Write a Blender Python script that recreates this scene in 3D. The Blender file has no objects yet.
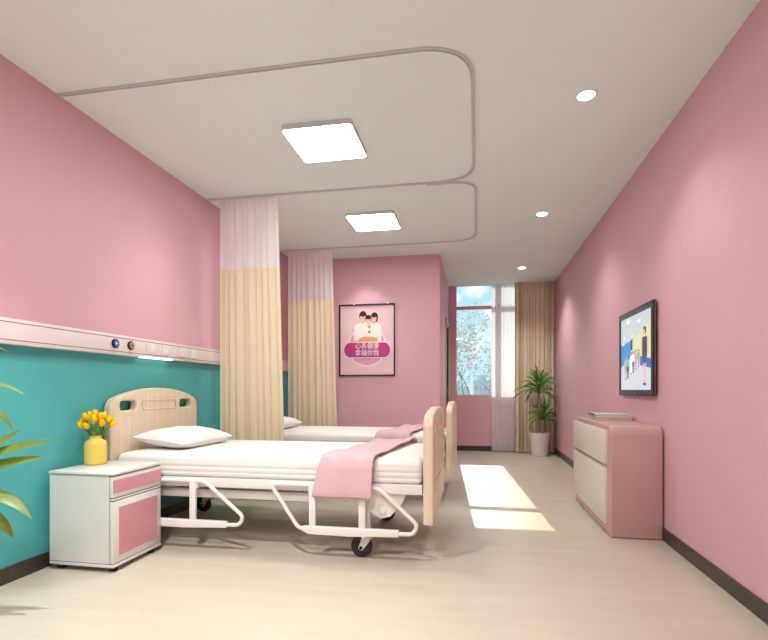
import bpy, bmesh, math, random
from mathutils import Vector, Matrix
random.seed(7)
S = bpy.context.scene
COL = S.collection
PI = math.pi

# ------------------------------------------------------------------ materials
def lin(c):
    return tuple(((v/255)/12.92 if v/255 <= .04045 else ((v/255+.055)/1.055)**2.4) for v in c) + (1,)

def new_mat(name):
    m = bpy.data.materials.new(name); m.use_nodes = True
    nt = m.node_tree
    return m, nt, nt.nodes['Principled BSDF']

def N(nt, kind, **kw):
    n = nt.nodes.new(kind)
    for k, v in kw.items():
        if k in n.inputs: n.inputs[k].default_value = v
        else: setattr(n, k, v)
    return n

def mat(name, rgb, rough=.5, spec=.4, metal=0, var=.04, scale=6, bump=0, bscale=200, stretch=(1, 1, 1)):
    """plain paint / plastic / cloth: slight procedural colour variation and optional fine bump"""
    m, nt, b = new_mat(name)
    L = nt.links.new
    b.inputs['Roughness'].default_value = rough
    b.inputs['Specular IOR Level'].default_value = spec
    b.inputs['Metallic'].default_value = metal
    tc = N(nt, 'ShaderNodeTexCoord'); mp = N(nt, 'ShaderNodeMapping'); mp.inputs['Scale'].default_value = stretch
    L(tc.outputs['Object'], mp.inputs['Vector'])
    no = N(nt, 'ShaderNodeTexNoise', Scale=scale, Detail=4.0)
    L(mp.outputs[0], no.inputs['Vector'])
    rp = N(nt, 'ShaderNodeValToRGB')
    c = lin(rgb)
    rp.color_ramp.elements[0].position = .3; rp.color_ramp.elements[1].position = .7
    rp.color_ramp.elements[0].color = tuple(v*(1-var) for v in c[:3]) + (1,)
    rp.color_ramp.elements[1].color = tuple(min(1, v*(1+var)) for v in c[:3]) + (1,)
    L(no.outputs['Fac'], rp.inputs[0]); L(rp.outputs[0], b.inputs['Base Color'])
    if bump:
        n2 = N(nt, 'ShaderNodeTexNoise', Scale=bscale, Detail=3.0)
        L(mp.outputs[0], n2.inputs['Vector'])
        bp = N(nt, 'ShaderNodeBump', Strength=bump, Distance=.002)
        L(n2.outputs['Fac'], bp.inputs['Height']); L(bp.outputs[0], b.inputs['Normal'])
    return m

def wood_mat(name, dark, light):
    m, nt, b = new_mat(name); L = nt.links.new
    tc = N(nt, 'ShaderNodeTexCoord'); mp = N(nt, 'ShaderNodeMapping'); mp.inputs['Scale'].default_value = (60, 60, 2.2)
    L(tc.outputs['Object'], mp.inputs['Vector'])
    no = N(nt, 'ShaderNodeTexNoise', Scale=1.0, Detail=6.0, Distortion=.4); L(mp.outputs[0], no.inputs['Vector'])
    rp = N(nt, 'ShaderNodeValToRGB')
    rp.color_ramp.elements[0].position = .3; rp.color_ramp.elements[1].position = .72
    rp.color_ramp.elements[0].color = lin(dark); rp.color_ramp.elements[1].color = lin(light)
    L(no.outputs['Fac'], rp.inputs[0]); L(rp.outputs[0], b.inputs['Base Color'])
    b.inputs['Roughness'].default_value = .38
    return m

def emit_mat(name, rgb, strength):
    m, nt, b = new_mat(name)
    no = N(nt, 'ShaderNodeTexNoise', Scale=3.0)
    rp = N(nt, 'ShaderNodeValToRGB'); c = lin(rgb)
    rp.color_ramp.elements[0].color = tuple(v*.98 for v in c[:3]) + (1,); rp.color_ramp.elements[1].color = c
    nt.links.new(no.outputs['Fac'], rp.inputs[0]); nt.links.new(rp.outputs[0], b.inputs['Emission Color'])
    b.inputs['Emission Strength'].default_value = strength
    b.inputs['Base Color'].default_value = (.02, .02, .02, 1)
    b.inputs['Roughness'].default_value = .3
    return m

def sheer_mat(name, rgb, clear, trans=.5):
    """thin cloth: part see-through weave, part cloth that scatters light both ways"""
    m, nt, b = new_mat(name); L = nt.links.new
    nt.nodes.remove(b)
    out = nt.nodes['Material Output']
    d = N(nt, 'ShaderNodeBsdfDiffuse'); t = N(nt, 'ShaderNodeBsdfTranslucent'); tr = N(nt, 'ShaderNodeBsdfTransparent')
    tc = N(nt, 'ShaderNodeTexCoord'); no = N(nt, 'ShaderNodeTexNoise', Scale=40.0); L(tc.outputs['Object'], no.inputs['Vector'])
    rp = N(nt, 'ShaderNodeValToRGB'); c = lin(rgb)
    rp.color_ramp.elements[0].color = tuple(v*.95 for v in c[:3]) + (1,); rp.color_ramp.elements[1].color = c
    L(no.outputs['Fac'], rp.inputs[0]); L(rp.outputs[0], d.inputs[0]); L(rp.outputs[0], t.inputs[0])
    m1 = N(nt, 'ShaderNodeMixShader', Fac=trans); L(d.outputs[0], m1.inputs[1]); L(t.outputs[0], m1.inputs[2])
    if clear > 0:
        m2 = N(nt, 'ShaderNodeMixShader', Fac=clear); L(m1.outputs[0], m2.inputs[1]); L(tr.outputs[0], m2.inputs[2])
        L(m2.outputs[0], out.inputs[0])
    else:
        L(m1.outputs[0], out.inputs[0])
    return m

def glass_mat(name):
    m, nt, b = new_mat(name); L = nt.links.new
    nt.nodes.remove(b); out = nt.nodes['Material Output']
    tr = N(nt, 'ShaderNodeBsdfTransparent'); tr.inputs[0].default_value = (.97, .985, .985, 1)
    gl = N(nt, 'ShaderNodeBsdfGlossy', Roughness=.02)
    mx = N(nt, 'ShaderNodeMixShader', Fac=.03); L(tr.outputs[0], mx.inputs[1]); L(gl.outputs[0], mx.inputs[2]); L(mx.outputs[0], out.inputs[0])
    return m

def floor_mat():
    m, nt, b = new_mat('floor_terrazzo'); L = nt.links.new
    tc = N(nt, 'ShaderNodeTexCoord')
    mp = N(nt, 'ShaderNodeMapping'); mp.inputs['Scale'].default_value = (1.1, 7, 1); L(tc.outputs['Object'], mp.inputs['Vector'])
    no = N(nt, 'ShaderNodeTexNoise', Scale=1.2, Detail=5.0); L(mp.outputs[0], no.inputs['Vector'])
    rp = N(nt, 'ShaderNodeValToRGB')
    rp.color_ramp.elements[0].position = .3; rp.color_ramp.elements[1].position = .7
    rp.color_ramp.elements[0].color = lin(FLOOR_A); rp.color_ramp.elements[1].color = lin(FLOOR_B)
    L(no.outputs['Fac'], rp.inputs[0])
    vo = N(nt, 'ShaderNodeTexVoronoi', Scale=26.0); L(tc.outputs['Object'], vo.inputs['Vector'])
    r2 = N(nt, 'ShaderNodeValToRGB'); r2.color_ramp.interpolation = 'LINEAR'
    r2.color_ramp.elements[0].position = .06; r2.color_ramp.elements[1].position = .11
    r2.color_ramp.elements[0].color = (1, 1, 1, 1); r2.color_ramp.elements[1].color = (0, 0, 0, 1)
    L(vo.outputs['Distance'], r2.inputs[0])
    # only some cells carry a chip
    r3 = N(nt, 'ShaderNodeValToRGB'); r3.color_ramp.interpolation = 'CONSTANT'
    r3.color_ramp.elements[0].color = (0, 0, 0, 1); r3.color_ramp.elements[1].position = .6; r3.color_ramp.elements[1].color = (.6, .6, .6, 1)
    L(vo.outputs['Color'], r3.inputs[0])
    mu = N(nt, 'ShaderNodeMix', data_type='RGBA', blend_type='MULTIPLY'); mu.inputs[0].default_value = 1
    L(r2.outputs[0], mu.inputs[6]); L(r3.outputs[0], mu.inputs[7])
    mx = N(nt, 'ShaderNodeMix', data_type='RGBA'); L(mu.outputs[2], mx.inputs[0]); L(rp.outputs[0], mx.inputs[6]); mx.inputs[7].default_value = lin((128, 104, 84))
    L(mx.outputs[2], b.inputs['Base Color'])
    b.inputs['Roughness'].default_value = .33; b.inputs['Specular IOR Level'].default_value = .45
    return m

FLOOR_A, FLOOR_B = (190, 178, 162), (198, 188, 173)
M = {}
M['pink'] = mat('pink_wall_paint', (219, 171, 183), .55, .3, var=.015, scale=2, bump=.03, bscale=300)
M['teal'] = mat('teal_wall_paint', (78, 166, 166), .5, .3, var=.02, scale=2)
M['ceil'] = mat('ceiling_paint', (233, 245, 241), .8, .2, var=.01, scale=2)
M['floor'] = floor_mat()
M['base'] = mat('dark_baseboard', (62, 53, 46), .35, .5, var=.06)
M['panel'] = mat('panel_plastic', (226, 214, 212), .35, .5, var=.01)
M['groove'] = mat('red_groove', (150, 62, 76), .5)
M['white'] = mat('white_enamel', (232, 228, 224), .28, .5, var=.01)
M['laminate'] = mat('white_laminate', (214, 212, 208), .3, .5, var=.01)
M['cabwhite'] = mat('drawer_front_cream', (222, 215, 206), .3, .5, var=.01)
M['pinklam'] = mat('pink_laminate', (206, 142, 152), .3, .5, var=.02)
M['cabpink'] = mat('pink_lacquer', (200, 158, 158), .25, .5, var=.02)
M['black'] = mat('black_plastic', (22, 21, 22), .4)
M['rubber'] = mat('dark_rubber', (48, 44, 42), .6)
M['gap'] = mat('dark_reveal', (40, 36, 36), .7)
M['wood'] = wood_mat('pale_maple', (216, 196, 168), (230, 213, 188))
M['sheet'] = mat('white_sheet', (230, 225, 221), .85, .1, var=.012, scale=5, bump=.08, bscale=60)
M['pillow'] = mat('white_pillowcase', (232, 229, 228), .85, .1, var=.012, scale=5, bump=.15, bscale=25)
M['yglaze'] = mat('yellow_ceramic', (222, 194, 92), .22, .5, var=.03)
M['tulip'] = mat('yellow_petal', (240, 190, 8), .45, .3, var=.12, scale=40)
M['stem'] = mat('green_stem', (96, 140, 44), .5, var=.15, scale=30)
M['silver'] = mat('silver_trim', (190, 186, 180), .3, .5, metal=.6)
M['trackm'] = mat('track_aluminium', (210, 214, 212), .4, .5, metal=.0)
M['brown'] = sheer_mat('brown_drape', (222, 206, 183), 0, .03)
M['cream'] = sheer_mat('cream_curtain_cloth', (246, 232, 200), 0, .25)
M['net'] = sheer_mat('white_curtain_net', (255, 254, 254), .12, .5)
M['voile'] = sheer_mat('white_window_voile', (252, 251, 252), .06, .58)
M['glass'] = glass_mat('window_glass')
M['wframe'] = mat('pink_window_frame', (226, 164, 174), .4)
M['doorf'] = mat('door_frame_tan', (206, 194, 150), .4)
M['pot'] = mat('white_pot', (226, 218, 212), .4)
M['soil'] = mat('potting_soil', (70, 52, 38), .9, var=.3, scale=60)
M['leaf'] = mat('green_leaf', (78, 120, 42), .4, .4, var=.35, scale=14)
M['leaf2'] = mat('yellow_green_leaf', (104, 120, 44), .4, .4, var=.3, scale=10)
M['cane'] = mat('grey_cane', (150, 132, 112), .8, var=.2, scale=40)
M['tvframe'] = mat('tv_bezel', (44, 47, 54), .25, .5)
M['tvside'] = mat('tv_side_band', (128, 108, 96), .3, .5, metal=.5)
M['blackgloss'] = mat('black_picture_frame', (24, 18, 18), .3)
M['paper'] = mat('book_paper', (232, 226, 214), .8)
M['cover1'] = mat('book_cover_grey', (186, 180, 172), .4)
M['cover2'] = mat('book_cover_sand', (214, 200, 182), .4)
M['cover3'] = mat('book_cover_pale', (222, 218, 212), .4)
M['spine'] = mat('book_spine_dark', (70, 58, 52), .4)
M['bark'] = mat('tree_bark', (70, 62, 60), .9, var=.25, scale=10)
M['blossom'] = sheer_mat('tree_blossom', (252, 242, 230), 0, .55)
M['bld1'] = mat('pale_blue_building', (232, 230, 226), .8)
M['bld2'] = mat('white_building', (244, 240, 234), .8)
M['bldw'] = mat('building_window', (190, 204, 216), .3)
M['ground'] = mat('outdoor_ground', (150, 150, 140), .9, var=.2)
M['lamp'] = emit_mat('lit_diffuser', (242, 250, 245), 16.5)
M['spot'] = emit_mat('lit_downlight', (255, 250, 240), 14)
M['strip'] = emit_mat('lit_strip', (255, 250, 240), 1.6)

def throw_mat():
    m, nt, b = new_mat('pink_waffle_throw'); L = nt.links.new
    tc = N(nt, 'ShaderNodeTexCoord')
    wv = N(nt, 'ShaderNodeTexWave', Scale=30.0, Distortion=.6, bands_direction='Z'); L(tc.outputs['Object'], wv.inputs['Vector'])
    w2 = N(nt, 'ShaderNodeTexWave', Scale=30.0, Distortion=.6, bands_direction='Y'); L(tc.outputs['Object'], w2.inputs['Vector'])
    ad = N(nt, 'ShaderNodeMath', operation='ADD'); L(wv.outputs['Fac'], ad.inputs[0]); L(w2.outputs['Fac'], ad.inputs[1])
    rp = N(nt, 'ShaderNodeValToRGB'); rp.color_ramp.elements[0].color = lin((216, 176, 182)); rp.color_ramp.elements[1].color = lin((219, 180, 186))
    L(wv.outputs['Fac'], rp.inputs[0]); L(rp.outputs[0], b.inputs['Base Color'])
    bp = N(nt, 'ShaderNodeBump', Strength=.2, Distance=.003); L(ad.outputs[0], bp.inputs['Height']); L(bp.outputs[0], b.inputs['Normal'])
    b.inputs['Roughness'].default_value = .9; b.inputs['Specular IOR Level'].default_value = .1
    return m
M['throw'] = throw_mat()

# ------------------------------------------------------------------ mesh helpers
def B(): return bmesh.new()

def box(bm, lo, hi, bev=0, mi=0, seg=2):
    c = [(a+b)/2 for a, b in zip(lo, hi)]; d = [abs(b-a) for a, b in zip(lo, hi)]
    t = bmesh.new()
    bmesh.ops.create_cube(t, size=1, matrix=Matrix.Translation(c) @ Matrix.Diagonal((*d, 1)))
    if bev: bmesh.ops.bevel(t, geom=t.edges[:], offset=bev, segments=seg, affect='EDGES', profile=.5)
    merge(bm, t, mi)
    return bm

def merge(bm, t, mi=None, mtx=None):
    if mi is not None:
        for f in t.faces: f.material_index = mi
    if mtx is not None: bmesh.ops.transform(t, matrix=mtx, verts=t.verts[:])
    me = bpy.data.meshes.new('tmp'); t.to_mesh(me); t.free(); bm.from_mesh(me); bpy.data.meshes.remove(me)

def tube(bm, pts, r, seg=8, cap=True, mi=0):
    pts = [Vector(p) for p in pts]
    rs = r if isinstance(r, (list, tuple)) else [r]*len(pts)
    rings = []; up = None
    for i, p in enumerate(pts):
        d = (pts[min(i+1, len(pts)-1)]-pts[max(i-1, 0)]).normalized()
        if up is None:
            up = Vector((0, 0, 1)) if abs(d.z) < .9 else Vector((1, 0, 0))
        s = d.cross(up).normalized(); up = s.cross(d).normalized()
        rings.append([bm.verts.new(p + (s*math.cos(a)+up*math.sin(a))*rs[i]) for a in [2*PI*k/seg for k in range(seg)]])
    for a, b in zip(rings, rings[1:]):
        for k in range(seg):
            f = bm.faces.new((a[k], a[(k+1) % seg], b[(k+1) % seg], b[k])); f.material_index = mi
    if cap:
        bm.faces.new(rings[0][::-1]).material_index = mi; bm.faces.new(rings[-1]).material_index = mi
    return bm

def lathe(bm, prof, c, seg=32, mi=0, mtx=None):
    t = bmesh.new(); rings = []
    for r, z in prof:
        if r < 1e-5: rings.append([t.verts.new((0, 0, z))])
        else: rings.append([t.verts.new((r*math.cos(2*PI*k/seg), r*math.sin(2*PI*k/seg), z)) for k in range(seg)])
    for a, b in zip(rings, rings[1:]):
        for k in range(seg):
            q = [a[k % len(a)], a[(k+1) % len(a)], b[(k+1) % len(b)], b[k % len(b)]]
            u = []
            for v in q:
                if v not in u: u.append(v)
            if len(u) > 2: t.faces.new(u)
    merge(bm, t, mi, Matrix.Translation(c) @ (mtx or Matrix()))
    return bm

def grid(bm, fn, nu, nv, mi=0):
    vs = [[bm.verts.new(fn(i/nu, j/nv)) for j in range(nv+1)] for i in range(nu+1)]
    for i in range(nu):
        for j in range(nv):
            bm.faces.new((vs[i][j], vs[i+1][j], vs[i+1][j+1], vs[i][j+1])).material_index = mi
    return bm

def round_path(pts, r, n=6):
    """polyline with rounded corners"""
    pts = [Vector(p) for p in pts]; out = [pts[0]]
    for a, b, c in zip(pts, pts[1:], pts[2:]):
        rr = min(r, (a-b).length*.49, (c-b).length*.49)
        p = b+(a-b).normalized()*rr; q = b+(c-b).normalized()*rr
        for k in range(n+1):
            t = k/n; out.append(p*(1-t)**2 + b*2*t*(1-t) + q*t*t)
    out.append(pts[-1]); return out

def curve_solid(splines, depth, bev, mtx, res=3):
    """flat outline(s) with holes, given thickness and rounded rims -> bmesh"""
    cu = bpy.data.curves.new('c', 'CURVE'); cu.dimensions = '2D'; cu.fill_mode = 'BOTH'
    cu.extrude = depth/2-bev; cu.bevel_depth = bev; cu.offset = -bev; cu.bevel_resolution = res
    for pts in splines:
        sp = cu.splines.new('POLY'); sp.points.add(len(pts)-1); sp.use_cyclic_u = True
        for p, q in zip(sp.points, pts): p.co = (q[0], q[1], 0, 1)
    o = bpy.data.objects.new('c', cu); COL.objects.link(o)
    dg = bpy.context.evaluated_depsgraph_get(); me = bpy.data.meshes.new_from_object(o.evaluated_get(dg))
    bpy.data.objects.remove(o); bpy.data.curves.remove(cu)
    t = bmesh.new(); t.from_mesh(me); bpy.data.meshes.remove(me)
    bmesh.ops.remove_doubles(t, verts=t.verts[:], dist=1e-5)
    bmesh.ops.transform(t, matrix=mtx, verts=t.verts[:])
    return t

def text_bm(body, size, mtx, extr=.0001):
    cu = bpy.data.curves.new('t', 'FONT'); cu.body = body; cu.size = size; cu.align_x = 'CENTER'; cu.align_y = 'CENTER'; cu.extrude = extr
    o = bpy.data.objects.new('t', cu); COL.objects.link(o)
    dg = bpy.context.evaluated_depsgraph_get(); me = bpy.data.meshes.new_from_object(o.evaluated_get(dg))
    bpy.data.objects.remove(o); bpy.data.curves.remove(cu)
    t = bmesh.new(); t.from_mesh(me); bpy.data.meshes.remove(me)
    bmesh.ops.transform(t, matrix=mtx, verts=t.verts[:]); return t

def rrect(x0, y0, x1, y1, r, n=6):
    out = []
    for cx, cy, a0 in ((x1-r, y1-r, 0), (x0+r, y1-r, 90), (x0+r, y0+r, 180), (x1-r, y0+r, 270)):
        for k in range(n+1):
            a = math.radians(a0+90*k/n); out.append((cx+r*math.cos(a), cy+r*math.sin(a)))
    return out

def build(name, bm, mats, parent=None, org=None, smooth=True):
    """link one mesh object; geometry is given in room coordinates and stored about org"""
    if not isinstance(mats, (list, tuple)): mats = [mats]
    if org is None: org = parent['_o'] if parent else (0, 0, 0)
    bmesh.ops.translate(bm, verts=bm.verts[:], vec=[-v for v in org])
    bmesh.ops.recalc_face_normals(bm, faces=bm.faces[:])
    if smooth:
        for f in bm.faces: f.smooth = True
        for e in bm.edges:
            if len(e.link_faces) == 2 and e.calc_face_angle(0) > .6: e.smooth = False
    me = bpy.data.meshes.new(name); bm.to_mesh(me); bm.free()
    for m in mats: me.materials.append(m)
    o = bpy.data.objects.new(name, me); COL.objects.link(o)
    if parent: o.parent = parent
    else: o.location = org
    ORG[o.name] = org
    return o

ORG = {}
class P:  # a thing under construction: remembers its base point
    pass

def thing(name, label, cat, org, group=None):
    o = bpy.data.objects.new(name, None); COL.objects.link(o); o.location = org; o.empty_display_size = .1
    o['label'] = label; o['category'] = cat
    if group: o['group'] = group
    ORG[o.name] = org
    return o

def part(name, bm, mats, parent, label=None, smooth=True):
    o = build(name, bm, mats, None, ORG[parent.name], smooth)
    o.location = (0, 0, 0); o.parent = parent; ORG[o.name] = ORG[parent.name]
    if label: o['label'] = label
    return o

def single(name, bm, mats, label, cat, org, group=None):
    o = build(name, bm, mats, None, org); o['label'] = label; o['category'] = cat
    if group: o['group'] = group
    return o

def struct(name, bm, mats, parent=None, smooth=True):
    o = build(name, bm, mats, None, (0, 0, 0), smooth)
    if parent: o.parent = parent
    o['kind'] = 'structure'
    return o

def copy_thing(root, loc, label, group=None):
    r = root.copy(); COL.objects.link(r); r.location = loc; r['label'] = label
    if group: r['group'] = group
    for ch in root.children:
        c = ch.copy(); COL.objects.link(c); c.parent = r
        for g in ch.children:
            d = g.copy(); COL.objects.link(d); d.parent = c
    return r

# ------------------------------------------------------------------ room shell
W, H, YB, YP, YW, XC = 3.73, 2.8, -1.7, 6.44, 8.50, 2.0   # right wall, ceiling, rear, poster wall, window wall, corner
T = .12
struct('floor', box(B(), (-T, YB-T, -.1), (W+T, YW+T, 0)), M['floor'])
struct('ceiling', box(B(), (-T, YB-T, H), (W+T, YW+.06, H+.1)), M['ceil'])
bm = B(); box(bm, (-T, YB-T, 0), (0, YP, 1.34), 0, 0); box(bm, (-T, YB-T, 1.34), (0, YP, H), 0, 1)
struct('wall_left', bm, [M['teal'], M['pink']])
struct('wall_right', box(B(), (W, YB-T, 0), (W+T, YW+T, H)), M['pink'])
struct('wall_rear', box(B(), (0, YB-T, 0), (W, YB, H)), M['pink'])
struct('wall_back', box(B(), (-T, YP, 0), (XC, YP+T, H)), M['pink'])
# side wall of the projecting corner with a door opening
D0, D1, DZ = 7.62, 8.38, 2.08
bm = B(); box(bm, (XC-T, YP+T, 0), (XC, D0, H)); box(bm, (XC-T, D1, 0), (XC, YW+T, H)); box(bm, (XC-T, D0, DZ), (XC, D1, H))
struct('wall_corner', bm, M['pink'])
# window wall
WX0, WX1, WZ0, WZ1 = 2.12, 3.56, .935, 2.80
bm = B(); box(bm, (XC, YW, 0), (W, YW+.08, WZ0)); 
box(bm, (XC, YW, WZ0), (WX0, YW+.08, WZ1)); box(bm, (WX1, YW, WZ0), (W, YW+.08, WZ1))
struct('wall_window', bm, M['pink'])

# baseboards
bh, bt = .085, .012
struct('baseboard_left', box(B(), (0, YB, 0), (bt, YP, bh)), M['base'])
struct('baseboard_right', box(B(), (W-bt, YB, 0), (W, YW, bh)), M['base'])
struct('baseboard_back', box(B(), (bt, YP-bt, 0), (XC+bt, YP, bh)), M['base'])
bm = B(); box(bm, (XC, YP, 0), (XC+bt, D0-.06, bh)); box(bm, (XC, D1+.06, 0), (XC+bt, YW-bt, bh))
struct('baseboard_corner', bm, M['base'])
struct('baseboard_window', box(B(), (XC, YW-bt, 0), (W-bt, YW, bh)), M['base'])

# window: frame, transom, mullion, panes
wf = .03
bm = B()
box(bm, (WX0, YW+.01, WZ0), (WX0+.012, YW+.07, WZ1)); box(bm, (WX1-wf, YW+.01, WZ0), (WX1, YW+.07, WZ1))
box(bm, (WX0, YW+.01, WZ0), (WX1, YW+.07, WZ0+.014)); box(bm, (WX0, YW+.01, WZ1-.006), (WX1, YW+.035, WZ1-.0005))
win = struct('window_1', bm, M['wframe'])
struct('window_transom', box(B(), (WX0+.012, YW+.012, 2.40), (WX1-wf, YW+.068, 2.452)), M['wframe'], win)
struct('window_mullion', box(B(), (2.775, YW+.014, WZ0+.014), (2.865, YW+.066, WZ1-.012)), M['wframe'], win)
bm = B()
for x0, x1 in ((WX0+.012, 2.775), (2.865, WX1-wf)):
    for z0, z1 in ((WZ0+.014, 2.40), (2.452, WZ1-.012)):
        box(bm, (x0, YW+.036, z0), (x1, YW+.042, z1))
struct('window_pane', bm, M['glass'], win)

# door on the projecting corner's side wall
bm = B()
box(bm, (XC-T, D0-.055, 0), (XC+.018, D0, DZ+.055)); box(bm, (XC-T, D1, 0), (XC+.018, D1+.055, DZ+.055)); box(bm, (XC-T, D0-.055, DZ), (XC+.018, D1+.055, DZ+.055))
door = struct('door_1', bm, M['doorf'])
bm = B(); box(bm, (XC-.07, D0, .005), (XC-.03, D1, DZ)); 
for z0, z1 in ((.2, .95), (1.1, 1.9)): box(bm, (XC-.03, D0+.12, z0), (XC-.024, D1-.12, z1), .003)
struct('door_leaf', bm, M['doorf'], door)
bm = B(); tube(bm, round_path([(XC-.03, D0+.06, 1.0), (XC+.02, D0+.06, 1.0), (XC+.02, D0+.18, 1.0)], .015), .009, 8)
struct('door_handle', bm, M['silver'], door)

# ------------------------------------------------------------------ bed-head service panel on the left wall
o0 = (0.0, 3.0, 1.27)
pz0, pz1 = 1.272, 1.408
pan = thing('bedhead_panel', 'long white bed-head service panel with red pinstripes running along the left wall', 'wall panel', o0)
bm = B(); box(bm, (.0, YB+.01, pz0), (.056, YP-.001, pz1), .004)
part('panel_body', bm, M['panel'], pan)
for z in (pz0+.022, pz1-.020):
    part('pinstripe', box(B(), (.05, YB+.012, z-.0022), (.0568, YP-.004, z+.0022)), M['groove'], pan, 'thin red pinstripe')
RX = Matrix.Rotation(PI/2, 4, 'Y')     # lathe axis Z -> X
for (y, ring, mid, dot, lb) in ((2.955, 'black', 'bluep', 'whitep', 'gas outlet with black ring and blue centre'), (3.108, 'yel', 'bluep', 'bluep', 'gas outlet with yellow ring and blue centre')):
    if 'bluep' not in M:
        M['bluep'] = mat('blue_plastic', (38, 120, 190), .35); M['whitep'] = mat('white_plastic', (236, 236, 236), .35); M['yel'] = mat('yellow_plastic', (214, 178, 60), .35)
    g = part('gas_outlet', lathe(B(), [(0, 0), (.031, 0), (.031, .011), (.027, .014), (.0215, .014), (.0215, .006), (0, .006)], (.056, y, 1.345), 24, 0, RX), M['black'], pan, lb)
    part('outlet_ring', lathe(B(), [(.0165, .0), (.0225, .0), (.0225, .0145), (.0165, .0145), (.0165, 0)], (.058, y, 1.345), 24, 0, RX), M['bluep' if ring == 'black' else 'yel'], g)
    part('outlet_core', lathe(B(), [(0, 0), (.0165, 0), (.0165, .010), (.012, .013), (0, .013)], (.058, y, 1.345), 20, 0, RX), M['bluep'], g)
    bmn = B()
    if ring == 'black':
        box(bmn, (.070, y-.014, 1.343), (.0725, y+.014, 1.347)); box(bmn, (.070, y-.004, 1.333), (.0725, y+.004, 1.357), .001)
        part('outlet_mark', bmn, M['whitep'], g)
    part('outlet_tag', box(B(), (.056, y-.004, 1.283), (.0575, y+.004, 1.287)), M['groove'], pan)
for i, y in enumerate((3.325, 3.51, 3.745, 3.915)):
    w = .043
    s = part('socket_plate', box(B(), (.056, y-w, 1.308), (.063, y+w, 1.380), .002), M['white'], pan)
    bmn = B()
    if i < 2:
        box(bmn, (.0625, y-.030, 1.316), (.0655, y+.030, 1.372), .0015); part('rocker', bmn, M['white'], s)
        part('switch_mark', box(B(), (.0655, y-.012, 1.358), (.0662, y-.006, 1.366)), M['gap'], s)
    else:
        for dy, dz in ((-.016, -.006), (.016, -.006), (0, .008)):
            box(bmn, (.0625, y+dy-.006, 1.342+dz-.0018), (.0636, y+dy+.006, 1.342+dz+.0018))
        part('socket_slots', bmn, M['gap'], s)
part('reading_strip', box(B(), (.026, 3.235, 1.267), (.058, 3.600, 1.279), .003), M['strip'], pan, 'lit white lamp strip under the panel')

# ------------------------------------------------------------------ ceiling fittings
def track(name, pts, label):
    path = round_path(pts, .30, 14)
    bm = B()
    for off, z0, z1 in ((-.009, H-.012, H), (.009, H-.012, H), (0, H-.004, H)):
        w = .0028 if off else .010
        rings = []
        for i, p in enumerate(path):
            d = (path[min(i+1, len(path)-1)]-path[max(i-1, 0)]).normalized(); s = Vector((-d.y, d.x, 0))
            c = p+s*off
            rings.append([bm.verts.new((c+s*a).to_2d().to_3d()+Vector((0, 0, z))) for a, z in ((-w, z0), (w, z0), (w, z1-.0005), (-w, z1-.0005))])
        for a, b in zip(rings, rings[1:]):
            for k in range(4): bm.faces.new((a[k], a[(k+1) % 4], b[(k+1) % 4], b[k]))
        bm.faces.new(rings[0]); bm.faces.new(rings[-1])
    return single(name, bm, M['trackm'], label, 'curtain rail', (1.2, pts[0][1], H), 'bay curtain rails on the ceiling')
track('curtain_track', [(0, 2.55, 0), (2.445, 2.55, 0), (2.445, 4.205, 0), (0, 4.205, 0)], 'grey curtain rail looping round the ceiling over the nearer bed')
track('curtain_track', [(2.05, 4.236, 0), (2.46, 4.236, 0), (2.46, 5.92, 0), (0, 5.92, 0)], 'grey curtain rail looping round the ceiling over the farther bed')

def ceiling_light(y, label):
    t = thing('ceiling_light', label, 'ceiling light', (1.42, y, H), 'square ceiling lights')
    a = .247
    tb = curve_solid([rrect(-a, -a, a, a, .03), rrect(-a+.008, -a+.008, a-.008, a-.008, .024)], .034, .002, Matrix.Translation((1.42, y, H-.0175)))
    bm = B(); merge(bm, tb, 0); part('light_frame', bm, M['trackm'], t)
    tb = curve_solid([rrect(-a+.009, -a+.009, a-.009, a-.009, .022)], .030, .003, Matrix.Translation((1.42, y, H-.0185)))
    bm = B(); merge(bm, tb, 0); part('diffuser', bm, M['lamp'], t, 'lit white diffuser')
ceiling_light(3.363, 'larger looking square ceiling light over the nearer bed')
ceiling_light(5.025, 'smaller looking square ceiling light over the farther bed')
for y, lb in ((3.135, 'round recessed downlight nearest to us, in front of the others'), (5.165, 'round recessed downlight, the middle of the three'), (7.39, 'round recessed downlight nearest to the window')):
    t = thing('downlight', lb, 'downlight', (3.112, y, H), 'round downlights along the right side')
    part('trim_ring', lathe(B(), [(.048, 0), (.060, 0), (.060, -.004), (.056, -.007), (.050, -.006), (.048, 0)], (3.112, y, H), 32), M['ceil'], t)
    part('lamp_face', lathe(B(), [(0, -.0005), (.0485, -.0005), (.0485, -.004), (0, -.004)], (3.112, y, H), 32), M['spot'], t, 'lit lamp face')

# ------------------------------------------------------------------ curtains
def drape(bm, x0, x1, y, z0, z1, folds, amp, ph=0, spread=0, nu=None, nv=14, jit=.3):
    rnd = random.Random(int(ph*100)+folds)
    ws = [1+jit*rnd.uniform(-1, 1) for _ in range(folds)]; tot = sum(ws); acc = [0]
    for w_ in ws: acc.append(acc[-1]+w_/tot)
    am = [amp*(1+jit*rnd.uniform(-1, 1)) for _ in range(folds)]
    nu = nu or folds*14
    def fn(u, v):
        k = max(i for i in range(folds) if acc[i] <= u+1e-9)
        q = (u-acc[k])/(acc[k+1]-acc[k])
        f = math.sin(2*PI*q)
        f = .75*f+.25*math.sin(4*PI*q+k*2.1)
        z = z1+(z0-z1)*v
        x = x0+(x1-x0)*u+spread*v*(u)
        return (x+.25*am[k]*math.sin(4*PI*q), y+am[k]*f*(.8+.3*v), z)
    return grid(bm, fn, nu, nv)

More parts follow.
